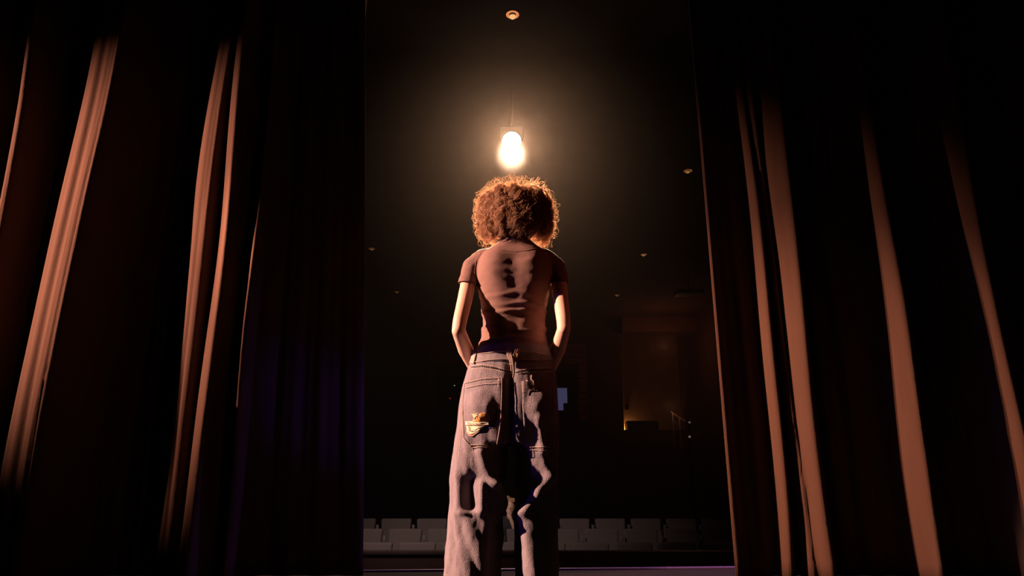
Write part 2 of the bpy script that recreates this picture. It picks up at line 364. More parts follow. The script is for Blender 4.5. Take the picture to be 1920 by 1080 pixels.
# ------------------------------------------------------------------ auditorium seats
def make_seat():
    """seat facing -Y (towards the stage); origin on the floor under the middle; top of the back at 0.95"""
    root = thing('auditorium_seat', '', 'seat')
    bm = bmesh.new(); W = .226
    add_box(bm, (-W, .0, .42), (W, .075, .95), .028, 3)
    for v in bm.verts:
        k = (v.co.z - .42) / .53
        v.co.x *= .84 + .16 * k; v.co.y += .10 * k - .03 * (1 - (v.co.x / W) ** 2) * -1
        if v.co.z > .9: v.co.z -= .012 * (v.co.x / W) ** 2
    bmobj('backrest', bm, M_seat, root, True)
    bm = bmesh.new(); add_box(bm, (-.20, -.10, .40), (.20, .0, .78), .03, 3, Matrix.Rotation(R(-8), 3, 'X')); bmobj('seat_cushion', bm, M_seat, root, True)
    bm = bmesh.new(); add_box(bm, (-.215, .09, .38), (.215, .11, .9), .01, 1, Matrix.Rotation(R(-10), 3, 'X')); bmobj('back_shell', bm, M_dark, root)
    for s in (-1, 1):
        bm = bmesh.new(); add_box(bm, (s * .262 - .018 if s > 0 else s * .262, -.34, .645), (s * .262 if s > 0 else s * .262 + .018, .08, .68), .006, 1); bmobj('armrest', bm, M_dark, root)
        bm = bmesh.new(); add_box(bm, (s * .262 - .015 if s > 0 else s * .262, -.08, .0), (s * .262 if s > 0 else s * .262 + .015, .10, .66), .004, 1)
        add_box(bm, (min(s * .262, s * .262 - s * .02), -.12, 0), (max(s * .262, s * .262 - s * .02), .16, .02)); bmobj('stand', bm, M_dark, root)
    bm = bmesh.new(); add_box(bm, (.245, .03, .79), (.285, .07, .86), .006, 1)
    bmobj('bracket', bm, M_metal, root)
    return root
def kids(o): return [c for c in list(C.objects) if c.parent == o]
def dup(root, parts):
    r = root.copy(); C.objects.link(r)
    for c in parts:
        d = c.copy(); C.objects.link(d); d.parent = r
    return r
ordn = ['nearest', 'second', 'third', 'fourth', 'fifth', 'sixth', 'seventh', 'eighth']
seat0 = make_seat(); sparts = kids(seat0); first = True
rows = [('front', 8.88, -.128, 960 + (744 - 960), 80.5, 8.43), ('second', 9.75, -.028, 722, 74.0, 9.22), ('third', 10.70, .054, 707.7, 67.4, 10.15)]
ROWZ = {}
for nm, D, top, b0, pit, zd in rows:
    fz = top - .95; ROWZ[nm] = fz
    struct('floor_riser_' + nm, (-6.9, D - .55, -1.3), (6.9, D + .42, fz), M_carpet)
    cs = [(b0 + pit * (k + .5) - 960) / pit * .53 for k in range(-4, 12)]
    cs = [c for c in cs if -.235 * D - .5 < c < .305 * D + .45]
    mid = -.02
    L = sorted([c for c in cs if c < mid], reverse=True); Rr = sorted([c for c in cs if c >= mid])
    for side, lst in (('left', L), ('right', Rr)):
        for i, x in enumerate(lst):
            s = seat0 if first else dup(seat0, sparts); first = False
            s.location = (x, D - .1, fz); s['group'] = 'upholstered seats in the auditorium rows'
            s['label'] = 'dark grey %s row seat, %s to the %s of the gap between her legs' % (nm, ordn[i], side)

# seated spectator, chin propped on a hand, in the third row
def sphere_t(sub=2):
    bm = bmesh.new(); bmesh.ops.create_icosphere(bm, subdivisions=sub, radius=1)
    v = np.array([x.co[:] for x in bm.verts]); f = np.array([[y.index for y in x.verts] for x in bm.faces]); bm.free(); return v, f
SV, SF = sphere_t(2)
class Blob:
    def __init__(s): s.v = []; s.f = []; s.n = 0
    def add(s, v, f): s.v.append(v); s.f.append(f + s.n); s.n += len(v)
    def ell(s, c, r, rot=None):
        v = SV * np.array(r if hasattr(r, '__len__') else (r, r, r))
        if rot is not None: v = v @ np.array(rot.to_3x3()).T if hasattr(rot, 'to_3x3') else v @ np.array(rot).T
        s.add(v + np.array(c[:]), SF)
    def chain(s, pts):
        """pts: (x,y,z,r[,flat]) joined by swept spheres"""
        for a, b in zip(pts[:-1], pts[1:]):
            a = np.array(a, float); b = np.array(b, float); L = np.linalg.norm(b[:3] - a[:3]); n = max(2, int(L / (min(a[3], b[3]) * .35)) + 1)
            for k in range(n + 1):
                p = a + (b - a) * k / n; s.ell(p[:3], p[3])
    def loft(s, rings, N=40):
        """rings: (z, cx, cy, rx, ry_back, ry_front, power)"""
        V = []; 
        for (z, cx, cy, rx, rb, rf, pw) in rings:
            for k in range(N):
                a = 2 * PI * k / N; ca, sa = math.cos(a), math.sin(a)
                e = 2 / pw
                V.append((cx + rx * math.copysign(abs(ca) ** e, ca), cy + (rf if sa > 0 else rb) * math.copysign(abs(sa) ** e, sa), z))
        n = len(rings); F = []
        for i in range(n - 1):
            for k in range(N):
                a, b, c, d = i * N + k, i * N + (k + 1) % N, (i + 1) * N + (k + 1) % N, (i + 1) * N + k
                F += [(a, b, c), (a, c, d)]
        V.append((rings[0][1], rings[0][2], rings[0][0])); V.append((rings[-1][1], rings[-1][2], rings[-1][0]))
        for k in range(N): F.append((n * N, (k + 1) % N, k)); F.append((n * N + 1, (n - 1) * N + k, (n - 1) * N + (k + 1) % N))
        s.add(np.array(V), np.array(F))
    def remesh(s, vox, smooth=4, fac=.5):
        V = np.concatenate(s.v); F = np.concatenate(s.f)
        me = bpy.data.meshes.new('tmp'); me.from_pydata(V.tolist(), [], F.tolist()); o = bpy.data.objects.new('tmp', me); C.objects.link(o)
        m = o.modifiers.new('r', 'REMESH'); m.mode = 'VOXEL'; m.voxel_size = vox; m.adaptivity = 0
        if smooth:
            m2 = o.modifiers.new('s', 'SMOOTH'); m2.factor = fac; m2.iterations = smooth
        dg = bpy.context.evaluated_depsgraph_get(); dg.update()
        out = bpy.data.meshes.new_from_object(o.evaluated_get(dg)); bpy.data.objects.remove(o); bpy.data.meshes.remove(me)
        return out
def interp_rings(ctrl, n):
    ctrl = sorted(ctrl, key=lambda c: c[0]); z = [c[0] for c in ctrl]; zz = np.linspace(z[0], z[-1], n)
    cols = [np.interp(zz, z, [c[i] for c in ctrl]) for i in range(1, len(ctrl[0]))]
    out = np.stack([zz] + cols, 1)
    for i in range(1, out.shape[1]):
        k = np.convolve(np.pad(out[:, i], 2, mode='edge'), [.1, .2, .4, .2, .1], 'valid'); out[:, i] = k
    return [tuple(r) for r in out]
def setco(me, co): me.vertices.foreach_set('co', co.astype(np.float32).ravel()); me.update()
def getco(me):
    a = np.empty(len(me.vertices) * 3, np.float32); me.vertices.foreach_get('co', a); return a.reshape(-1, 3).astype(float)
def getno(me):
    a = np.empty(len(me.vertices) * 3, np.float32); me.vertices.foreach_get('normal', a); return a.reshape(-1, 3).astype(float)
def smoothall(me): me.polygons.foreach_set('use_smooth', [True] * len(me.polygons))

M_skin = mat('skin', (.72, .42, .32), .5, noise_scale=30, noise_amt=.06, sss=.25, bump=.06, bump_scale=400)
M_skin2 = mat('spectator_skin', (.72, .45, .36), .6, noise_scale=30, noise_amt=.06)
fz = ROWZ['third']; hp = at(956, 950, 10.45)
spx, spy = hp.x, 10.52
sroot = thing('person', 'seated spectator with short light hair, dark clothes, chin on one hand, seen between the legs', 'person', (spx, spy, fz))
b = Blob(); sh = hp.z - .19
hx, hy, hz = hp.x, hp.y, hp.z
b.ell((hx, hy, hz), (.073, .09, .11)); b.ell((hx, hy - .03, hz - .06), (.05, .06, .055))
b.ell((hx, hy - .095, hz - .02), (.012, .02, .022)); b.ell((hx - .073, hy, hz - .02), (.012, .02, .03)); b.ell((hx + .073, hy, hz - .02), (.012, .02, .03))
b.chain([(hx, hy + .02, hz - .1, .048), (hx, hy + .06, sh + .03, .05)])
b.loft([(fz + .45, spx, spy + .05, .14, .11, .11, 2.4), (fz + .62, spx, spy + .06, .12, .10, .10, 2.4), (sh - .08, spx, spy + .05, .15, .11, .10, 2.4), (sh + .02, spx, spy + .06, .10, .06, .07, 2)])
for s_ in (-1, 1):
    b.chain([(spx + s_ * .17, spy + .05, sh - .03, .055), (spx + s_ * .2, spy - .06, sh - .28, .045)])
    b.chain([(spx + s_ * .09, spy, fz + .47, .085), (spx + s_ * .13, spy - .38, fz + .47, .062)]); b.chain([(spx + s_ * .13, spy - .38, fz + .47, .06), (spx + s_ * .13, spy - .32, fz + .08, .042)])
    b.chain([(spx + s_ * .13, spy - .32, fz + .04, .04), (spx + s_ * .13, spy - .45, fz + .03, .035)])
# raised forearm up to the chin, hand with curled fingers
hnd = Vector((hx - .015, hy - .10, hz - .115))
b.chain([(spx + .2, spy - .06, sh - .28, .042), (spx + .14, spy - .16, sh - .30, .04), (hnd.x + .02, hnd.y - .01, hnd.z - .03, .026)])
b.ell(hnd, (.032, .018, .035))
for k in range(4): b.chain([(hnd.x - .024 + k * .016, hnd.y - .008, hnd.z + .02, .008), (hnd.x - .026 + k * .016, hnd.y - .012, hnd.z + .05 + .004 * (k % 3), .008), (hnd.x - .03 + k * .016, hnd.y + .012, hnd.z + .065, .007)])
b.chain([(hnd.x + .03, hnd.y, hnd.z, .009), (hnd.x + .045, hnd.y + .01, hnd.z + .03, .008)])
b.chain([(spx - .2, spy - .06, sh - .28, .04), (spx - .1, spy - .28, fz + .6, .03)]); b.ell((spx - .08, spy - .32, fz + .585), (.035, .05, .02))
for k in range(4): b.chain([(spx - .1 + k * .016, spy - .35, fz + .585, .008), (spx - .1 + k * .016, spy - .41 - .006 * (k % 2), fz + .575, .007)])
b.chain([(spx - .05, spy - .31, fz + .585, .009), (spx - .03, spy - .35, fz + .58, .008)])
me = b.remesh(.008, 2); smoothall(me); sb = linkme('body', me, M_skin2, sroot)
b = Blob()
b.loft([(fz + .44, spx, spy + .05, .155, .125, .125, 2.4), (fz + .62, spx, spy + .06, .155, .135, .135, 2.4), (sh - .08, spx, spy + .05, .185, .15, .135, 2.4), (sh + .02, spx, spy + .06, .14, .11, .11, 2), (sh + .06, spx, spy + .05, .085, .085, .085, 2)])
for s_ in (-1, 1): b.chain([(spx + s_ * .165, spy + .05, sh - .035, .07), (spx + s_ * .19, spy - .0, sh - .17, .062)])
me = b.remesh(.012, 3); smoothall(me); linkme('shirt', me, mat('spectator_shirt', (.02, .018, .02), .9, noise_scale=40), sroot)
b = Blob()
for s_ in (-1, 1):
    b.chain([(spx + s_ * .09, spy, fz + .47, .1), (spx + s_ * .13, spy - .38, fz + .47, .078)]); b.chain([(spx + s_ * .13, spy - .38, fz + .47, .075), (spx + s_ * .13, spy - .32, fz + .1, .06)])
me = b.remesh(.012, 3); smoothall(me); linkme('trousers', me, mat('spectator_trousers', (.02, .02, .03), .9, noise_scale=40), sroot)
b = Blob(); b.ell((hx, hy + .035, hz + .035), (.086, .085, .095)); b.ell((hx - .05, hy - .02, hz + .075), (.05, .05, .05)); b.ell((hx + .04, hy - .03, hz + .085), (.05, .05, .04)); b.ell((hx - .03, hy - .01, hz + .115), (.04, .05, .04))
me = b.remesh(.007, 1); co = getco(me); no = getno(me)
d = np.array([noise.noise(Vector(c) * 55) for c in co]); setco(me, co + no * (d * .010)[:, None]); smoothall(me)
linkme('hair', me, mat('spectator_hair', (.45, .26, .15), .7, noise_scale=60), sroot)
bm = bmesh.new(); bmesh.ops.create_icosphere(bm, subdivisions=2, radius=.014); bmesh.ops.translate(bm, verts=bm.verts[:], vec=Vector((hx - .01, spy - .08, sh - .14))); bmobj('badge', bm, mat('badge', (.6, .55, .5), .4), sroot, True)
spot('added_spectator_fill', (-.5, 6.0, 2.6), (hx, hy, hz - .05), 150, (1, .66, .5), 7, 1.0, .05)  # narrow spot added only to brighten the spectator, no fixture behind it

# ------------------------------------------------------------------ the woman on stage
YW = 2.42
def wx(px, py): return at(px, py, YW).x
def wz(py): return at(960, py, YW).z
root = thing('person', 'woman with curly auburn hair seen from behind, brown t-shirt and baggy jeans, elbows bent', 'person', (.005, YW, 0))
def ring(py, l, r, cy, rb, rf, pw=2.3, grow=0):
    x0, x1 = wx(l, py), wx(r, py); return (wz(py), (x0 + x1) / 2, cy, (x1 - x0) / 2 + grow, rb + grow, rf + grow, pw)
torso = [(668, 893, 1031, .092, .092), (655, 894, 1029, .090, .095), (640, 900, 1024, .087, .092), (612, 906, 1020, .082, .090), (580, 904, 1023, .088, .098), (550, 899, 1029, .096, .118), (525, 893, 1035, .100, .125),
         (500, 892, 1038, .098, .108), (484, 900, 1032, .085, .085), (472, 915, 1017, .066, .068), (463, 933, 1000, .056, .058), (455, 938, 995, .054, .058)]
CY = {668: 2.425, 655: 2.43, 640: 2.43, 612: 2.43, 580: 2.43, 550: 2.43, 525: 2.43, 500: 2.43, 484: 2.425, 472: 2.42, 463: 2.42, 455: 2.42}
def armpts(side, grow=0.0):
    if side < 0: P = [(905, 487, .0, .037), (887, 501, .0, .037), (878.5, 530, -.01, .0325), (873, 570, -.055, .0315), (866, 612, -.100, .029), (864, 632, -.115, .0275)]
    else: P = [(1023, 487, .0, .037), (1040, 501, .0, .037), (1048, 530, -.01, .0325), (1050, 570, -.055, .0315), (1053, 612, -.100, .029), (1053, 630, -.115, .0275)]
    return [(wx(p[0], p[1]), YW + .005 + p[2], wz(p[1]), p[3] + grow) for p in P]
body = Blob()
body.loft(interp_rings([ring(a, b_, c, CY[a], d_ - .01, e - .01, 2.3, -.008) for a, b_, c, d_, e in torso], 26))
for s_ in (-1, 1):
    A = armpts(s_, -.003); body.chain(A)
    el = A[-1]
    wr = (wx(893, 690) if s_ < 0 else wx(1030, 700), YW + .115, wz(694), .0205)
    mid = tuple((np.array(el) * .6 + np.array(wr) * .4)[:3]) + (.029,)
    body.chain([el, (mid[0] + s_ * .004, mid[1], mid[2], .0285), wr])
    # hand resting on the front pocket edge: palm, four fingers of different length, thumb
    px_, py_, pz_ = wr[0] - s_ * .025, wr[1] + .03, wr[2] - .045
    body.chain([wr, (px_, py_, pz_ + .01, .022)])
    dwn = Vector((-s_ * .45, .10, -.9)).normalized(); sid = Vector((-s_ * .85, .25, .45)).normalized()
    base = Vector((px_, py_, pz_))
    for k in range(4):
        q = base + sid * (.026 - .0175 * k); body.chain([(*(base + sid * (.018 - .012 * k)), .014), (*(q + dwn * .035), .0105)])
        Lf = (.062, .072, .068, .054)[k]; q1 = q + dwn * .035; q2 = q1 + dwn * Lf * .5 + Vector((0, .006, 0)); q3 = q2 + dwn * Lf * .5 + Vector((0, -.012, 0))
        body.chain([(*q1, .0095), (*q2, .0085), (*q3, .0072)])
    th0 = base + sid * .03; body.chain([(*(base + sid * .012), .014), (*(th0 + sid * .018 + dwn * .012), .0105), (*(th0 + sid * .03 + dwn * .04), .0088)])
# neck and head (looking away from the camera)
HC = at(966, 404, 2.43)
body.chain([(wx(965, 466), 2.415, wz(470), .058), (HC.x, 2.425, HC.z - .075, .052)])
body.ell((HC.x, 2.425, HC.z + .025), (.076, .094, .090)); body.ell((HC.x, 2.47, HC.z - .03), (.060, .055, .075)); body.ell((HC.x, 2.495, HC.z - .085), (.028, .028, .022))
body.chain([(HC.x, 2.518, HC.z + .012, .008), (HC.x, 2.535, HC.z - .022, .012)]); body.ell((HC.x - .012, 2.525, HC.z - .025), .009); body.ell((HC.x + .012, 2.525, HC.z - .025), .009)
body.ell((HC.x, 2.522, HC.z - .05), (.022, .010, .005)); body.ell((HC.x, 2.521, HC.z - .058), (.019, .010, .006))
for s_ in (-1, 1):
    body.ell((HC.x + s_ * .077, 2.43, HC.z - .01), (.010, .020, .031)); body.ell((HC.x + s_ * .042, 2.495, HC.z - .02), (.022, .02, .02)); body.chain([(HC.x + s_ * .015, 2.519, HC.z + .027, .005), (HC.x + s_ * .045, 2.508, HC.z + .029, .005)])
# hips and legs under the jeans
body.loft(interp_rings([(wz(665), wx(961, 665), 2.43, .118, .08, .085, 2.3), (wz(720), wx(957, 720), 2.43, .145, .10, .09, 2.3), (wz(800), wx(953, 800), 2.43, .15, .10, .09, 2.4)], 8))
LEG = {-1: wx(893, 1000), 1: wx(1006, 1000)}
for s_ in (-1, 1):
    lx = LEG[s_]; body.chain([(wx(953, 800) + s_ * .078, 2.43, .80, .078), (lx, 2.44, .47, .052), (lx, 2.43, .30, .050), (lx, 2.44, .10, .034)])
    body.chain([(lx, 2.43, .07, .034), (lx + s_ * .015, 2.56, .045, .026)])
me = body.remesh(.0045, 3); smoothall(me); wb_ = linkme('body', me, M_skin, root)
for s_ in (-1, 1):
    bm = bmesh.new(); bmesh.ops.create_uvsphere(bm, u_segments=16, v_segments=12, radius=.0115); bmesh.ops.translate(bm, verts=bm.verts[:], vec=Vector((HC.x + s_ * .031, 2.5035, HC.z + .012)))
    ey = bmobj('eye', bm, mat('eye_white', (.8, .78, .75), .2), root, True)
    bm = bmesh.new(); bmesh.ops.create_uvsphere(bm, u_segments=12, v_segments=8, radius=.0058); bmesh.ops.translate(bm, verts=bm.verts[:], vec=Vector((HC.x + s_ * .031, 2.5105, HC.z + .012)))
    bmobj('iris', bm, mat('iris', (.08, .04, .02), .2), ey, True)

# --- t-shirt
sh_ = Blob()
sh_.loft(interp_rings([ring(a, b_, c, CY[a], d_, e, 2.35, 0) for a, b_, c, d_, e in torso], 40))
for s_ in (-1, 1): sh_.chain(armpts(s_, .0045)[:4]); sh_.ell((wx(928 if s_ < 0 else 998, 545), 2.535, wz(540)), (.05, .035, .05))
sh_.chain([(wx(905, 484), YW, wz(486), .032), (wx(935, 470), YW, wz(474), .028)]); sh_.chain([(wx(1022, 484), YW, wz(486), .032), (wx(995, 470), YW, wz(474), .028)])
me = sh_.remesh(.0050, 9)
bm = bmesh.new(); bm.from_mesh(me)
def cut(bm, co, no, test):
    geom = [f for f in bm.faces if test(f.calc_center_median())]
    es = {e for f in geom for e in f.edges}; vv = {v for f in geom for v in f.verts}
    bmesh.ops.bisect_plane(bm, geom=list(geom) + list(es) + list(vv), plane_co=co, plane_no=no, clear_outer=True)
cut(bm, (0, 0, wz(654)), (0, -.03, -1), lambda c: True)
cut(bm, (0, YW, wz(458)), (0, .22, 1), lambda c: abs(c.x - .01) < .12)
xa = wx(896, 540); xb = wx(1030, 540)
cut(bm, (wx(878, 532), YW, wz(533)), (-.12, .1, -1), lambda c: c.x < xa and c.z > wz(600))
cut(bm, (wx(1048, 532), YW, wz(532)), (.12, .1, -1), lambda c: c.x > xb and c.z > wz(600))
bm.to_mesh(me); bm.free()
co = getco(me); no = getno(me)
zc = co[:, 2]; xc = co[:, 0] - .008; back = np.clip((2.44 - co[:, 1]) / .05, 0, 1)
intorso = np.clip(1 - (np.abs(xc) - .115) / .02, 0, 1)
disp = np.zeros(len(co))
disp -= .003 * np.exp(-(xc / .03) ** 2) * back * np.clip((1.42 - zc) / .05, 0, 1) * np.clip((zc - 1.08) / .05, 0, 1)
for (py, bend, amp, wd, ph) in ((578, .25, .0075, .0065, 0), (592, -.15, .0070, .006, 1), (612, .2, .0060, .006, 2), (626, -.25, .0065, .007, 3), (641, .15, .0055, .006, 1.5), (560, .35, .004, .008, .7)):
    zr = wz(py) - bend * xc * xc * 3 + .004 * np.sin(xc * 40 + ph)
    disp += amp * np.exp(-((zc - zr) / wd) ** 2) * intorso * (.65 + .35 * np.sin(xc * 22 + ph * 2))
for sx in (-.078, .078): disp += .0115 * np.exp(-((xc - sx) / .045) ** 2 - ((zc - 1.35) / .085) ** 2) * back
# drag lines from the armpits and across the back
nz_ = np.array([noise.noise(Vector((c[0] * 9 + c[2] * 6, c[1] * 8, c[2] * 26 - abs(c[0]) * 18))) for c in co])
disp += .0035 * nz_ * np.clip((1.44 - zc) / .1, 0, 1)
nz_ = np.array([noise.noise(Vector((c[0] * 30, c[1] * 30, c[2] * 60))) for c in co]); disp += .0012 * nz_
setco(me, co + no * disp[:, None]); smoothall(me)
M_shirt = mat('brown_jersey', (.215, .11, .094), .9, noise_scale=60, noise_amt=.08, bump=.25, bump_scale=700, spec=.2)
shirt = linkme('shirt', me, M_shirt, root); s = shirt.modifiers.new('thick', 'SOLIDIFY'); s.thickness = .002; s.offset = 0
def bvh_of(me): 
    co = getco(me); return BVHTree.FromPolygons([Vector(c) for c in co], [tuple(p.vertices) for p in me.polygons])
SB = bvh_of(me)
def hit(bvh, px, py):
    h = bvh.ray_cast(EYE, pxdir(px, py)); return (h[0], h[1]) if h[0] is not None else (None, None)
def proj(bvh, pts, off=.002, dens=3.0):
    out = []
    for a, b_ in zip(pts[:-1], pts[1:]):
        n = max(1, int(math.dist(a, b_) / dens))
        for k in range(n + (1 if b_ == pts[-1] else 0)):
            q = (a[0] + (b_[0] - a[0]) * k / n, a[1] + (b_[1] - a[1]) * k / n); h, nn = hit(bvh, *q)
            if h is None: continue
            if nn.dot(h - EYE) > 0: nn = -nn
            out.append(h + nn * off)
    return out
def line(name, bvh, pts, r, m, par, off=.001, seg=5):
    bm = bmesh.new(); ok = False
    for pp in pts:
        P = proj(bvh, pp, off)
        if len(P) > 1: add_tube(bm, P, r, seg); ok = True
    return bmobj(name, bm, m, par, True) if ok else None
M_shs = mat('shirt_seam', (.22, .10, .085), .9)
line('neck_seam', SB, [[(918, 466), (940, 470), (966, 472), (990, 470), (1008, 465)]], .0014, M_shs, shirt)
line('sleeve_seam', SB, [[(895, 532), (889, 510), (893, 490), (903, 474)]], .0012, M_shs, shirt)
line('sleeve_seam', SB, [[(1031, 532), (1038, 510), (1034, 490), (1024, 474)]], .0012, M_shs, shirt)
line('hem_seam', SB, [[(900, 650), (960, 647), (1022, 651)]], .0009, M_shs, shirt)

# --- jeans
jb = Blob()
hips = [(645, 893, 1029, .095, .095), (662, 889, 1034, .100, .102), (690, 878, 1040, .112, .108), (720, 869, 1044, .125, .112), (760, 861, 1046, .132, .112), (800, 857, 1047, .126, .108), (835, 853, 1047, .112, .10)]
jb.loft(interp_rings([ring(a, b_, c, 2.43, d_ , e, 2.5) for a, b_, c, d_, e in hips], 24))
def lring(z, l, r, cy, rb, rf): return (z, (l + r) / 2, cy, (r - l) / 2, rb, rf, 2.3)
def lr(py, l, r, cy, rb, rf): return lring(wz(py), wx(l, py), wx(r, py), cy, rb, rf)
lb = [lr(800, 858, 950, 2.43, .11, .10), lr(850, 851, 951, 2.43, .105, .10), (lr(900, 847, 945, 2.435, .098, .10)), lr(950, 843, 942, 2.44, .10, .105), lr(1000, 838, 940, 2.44, .108, .11), lr(1045, 834, 939, 2.44, .115, .115), lr(1080, 832, 939, 2.44, .118, .12)]
z8 = wz(1080); lb += [lring(.15, wx(832, 1080) - .006, wx(943, 1080), 2.44, .122, .13), lring(-.02, wx(832, 1080) - .008, wx(943, 1080), 2.44, .122, .14)]
rb_ = [lr(800, 962, 1046, 2.43, .11, .10), lr(850, 964, 1046, 2.43, .10, .10), lr(900, 965, 1045, 2.44, .092, .10), lr(950, 966, 1045, 2.45, .095, .105), lr(1000, 967, 1047, 2.45, .10, .11), lr(1080, 968, 1048, 2.45, .11, .12)]
rb_ += [lring(.15, wx(968, 1080), wx(1048, 1080) + .01, 2.45, .118, .13), lring(-.02, wx(968, 1080), wx(1048, 1080) + .012, 2.45, .12, .14)]
jb.loft(interp_rings(lb, 40)); jb.loft(interp_rings(rb_, 40))
jb.ell((wx(915, 765), 2.352, wz(768)), (.074, .060, .085)); jb.ell((wx(1004, 765), 2.352, wz(768)), (.070, .060, .085))
me = jb.remesh(.0055, 3)
bm = bmesh.new(); bm.from_mesh(me)
cut(bm, (0, 2.43, wz(656)), (0, .06, 1), lambda c: True)
cut(bm, (0, 0, .025), (0, 0, -1), lambda c: True)
bm.to_mesh(me); bm.free()
co = getco(me); no = getno(me); zc = co[:, 2]; isb = np.clip((2.43 - co[:, 1]) / .03, 0, 1)
disp = np.zeros(len(co)); lw = np.clip((.80 - zc) / .15, 0, 1)
nA = np.array([noise.noise(Vector((c[0] * 13 + c[2] * 3, c[1] * 13, c[2] * 4 + (7 if c[0] > -.015 else 0)))) for c in co])
nB = np.array([noise.noise(Vector((c[0] * 34 + c[2] * 8, c[1] * 34, c[2] * 11))) for c in co])
nC = np.array([noise.noise(Vector((c[0] * 90, c[1] * 90, c[2] * 30))) for c in co])
disp += (.011 * nA + .0055 * nB) * lw + .0016 * nC * (.4 + .6 * lw) + .002 * nB
def segd(px0, px1):
    A = np.array([wx(*px0), wz(px0[1])]); B = np.array([wx(*px1), wz(px1[1])]); P = co[:, [0, 2]]
    t = np.clip(((P - A) @ (B - A)) / ((B - A) @ (B - A)), 0, 1); return np.linalg.norm(P - (A + t[:, None] * (B - A)), axis=1)
for a, b_, amp, wd in (((903, 850), (923, 905), .016, .016), ((923, 905), (948, 962), .030, .017), ((862, 885), (858, 960), .005, .014), ((868, 960), (900, 957), .008, .008), ((905, 905), (904, 960), .016, .010),
                       ((882, 905), (884, 945), -.034, .022), ((1008, 790), (1014, 845), .012, .014), ((1014, 845), (1026, 890), .014, .016), ((1026, 890), (985, 960), .016, .016), ((985, 960), (1003, 1070), .022, .032),
                       ((935, 985), (925, 1080), -.016, .02)):
    disp += amp * np.exp(-(segd(a, b_) / wd) ** 2) * isb
# valley between the buttocks and at the inseam
disp -= .012 * np.exp(-((co[:, 0] - wx(957, 780)) / .016) ** 2) * isb * np.clip((zc - .62) / .08, 0, 1) * np.clip((1.0 - zc) / .08, 0, 1)
# stacked creases low on the legs
disp += .006 * np.sin(zc * 95 + co[:, 0] * 12) * np.clip((.28 - zc) / .15, 0, 1)
setco(me, co + no * disp[:, None]); smoothall(me)
M_denim = mat('washed_denim', (.215, .165, .185), .92, noise_scale=70, noise_amt=.28, bump=.9, bump_scale=420, spec=.15, stretch=(1, 1, .45))
jeans = linkme('jeans', me, M_denim, root); s = jeans.modifiers.new('thick', 'SOLIDIFY'); s.thickness = .003; s.offset = 0
JB = bvh_of(me)
M_st = mat('stitching', (.52, .35, .29), .8)
# waistband and its belt loops
M_den2 = mat('denim_band', (.20, .155, .165), .92, noise_scale=40, bump=.4, bump_scale=500)
def patch_grid(name, poly, m, par, off=.003, thick=.0015, step=2.2, bvh=None):
    """a piece of cloth lying on the surface: polygon given in picture pixels, laid on the real geometry"""
    bvh = bvh or JB
    xs = [p[0] for p in poly]; ys = [p[1] for p in poly]
    # triangulated fan refined by subdividing: row spans
    V = []; F = []; prev = None
    n = max(3, int((max(ys) - min(ys)) / step)); m_ = max(3, int((max(xs) - min(xs)) / step))
    for j in range(n + 1):
        y = min(ys) + (max(ys) - min(ys)) * (j + (1e-3 if j == 0 else -1e-3 if j == n else 0)) / n
        cr = []
        for a, b_ in zip(poly, poly[1:] + poly[:1]):
            if (a[1] - y) * (b_[1] - y) < 0: cr.append(a[0] + (b_[0] - a[0]) * (y - a[1]) / (b_[1] - a[1]))
        if len(cr) < 2: continue
        l, r = min(cr), max(cr); row = []
        for i in range(m_ + 1):
            h, nn = hit(bvh, l + (r - l) * i / m_, y)
            if h is None: row.append(None); continue
            if nn.dot(h - EYE) > 0: nn = -nn
            V.append(h + nn * off); row.append(len(V) - 1)
        if prev:
            for i in range(m_):
                q = (prev[i], prev[i + 1], row[i + 1], row[i])
                if None not in q: F.append(q)
        prev = row
    if not F: return None
    o = meshobj(name, V, F, m, par); s = o.modifiers.new('thick', 'SOLIDIFY'); s.thickness = thick; s.offset = 1
    return o
patch_grid('waistband', [(890, 664), (925, 659), (965, 657), (1000, 659), (1031, 664), (1034, 679), (1000, 674), (962, 672), (925, 674), (889, 680)], M_den2, jeans, .003)
def offs(pts, dx, dy): return [(a + dx, b_ + dy) for a, b_ in pts]
wbl = [(897, 665), (925, 661), (958, 659)]; wbr = [(972, 660), (1000, 662), (1026, 666)]
line('stitching', JB, [wbl, offs([(892, 680), (925, 675), (955, 673)], 0, 0), wbr, [(975, 674), (1000, 676), (1028, 681)]], .0011, M_st, jeans, .0055)
yl = [(885, 686), (905, 684), (930, 688), (958, 696)]; yr = [(968, 696), (990, 692), (1012, 691), (1035, 690)]
line('stitching', JB, [yl, offs(yl, 0, 6), yr, offs(yr, 0, 6)], .0013, M_st, jeans, .0018)
bm = bmesh.new()
def ticks(a, b_, n, h):
    for k in range(n):
        x = a[0] + (b_[0] - a[0]) * k / n; y = a[1] + (b_[1] - a[1]) * k / n
        P = proj(JB, [(x, y), (x + .6, y + h)], .0022, 3)
        if len(P) > 1: add_tube(bm, P, .0010, 4)
for a, b_ in zip(yl[:-1], yl[1:]): ticks((a[0], a[1] + 1.5), (b_[0], b_[1] + 1.5), 8, 3.2)
for a, b_ in zip(yr[:-1], yr[1:]): ticks((a[0], a[1] + 1.5), (b_[0], b_[1] + 1.5), 8, 3.2)
ticks((884, 835.5), (921, 836), 12, 3.5); ticks((995, 838), (1021, 840), 9, 3.5)
bmobj('stitch_gap', bm, mat('stitch_gap', (.05, .04, .05), .9), jeans)
line('stitching', JB, [[(962, 682), (963, 700), (962, 708)], [(958, 680), (959, 700), (957, 706)]], .0014, M_st, jeans, .0022)
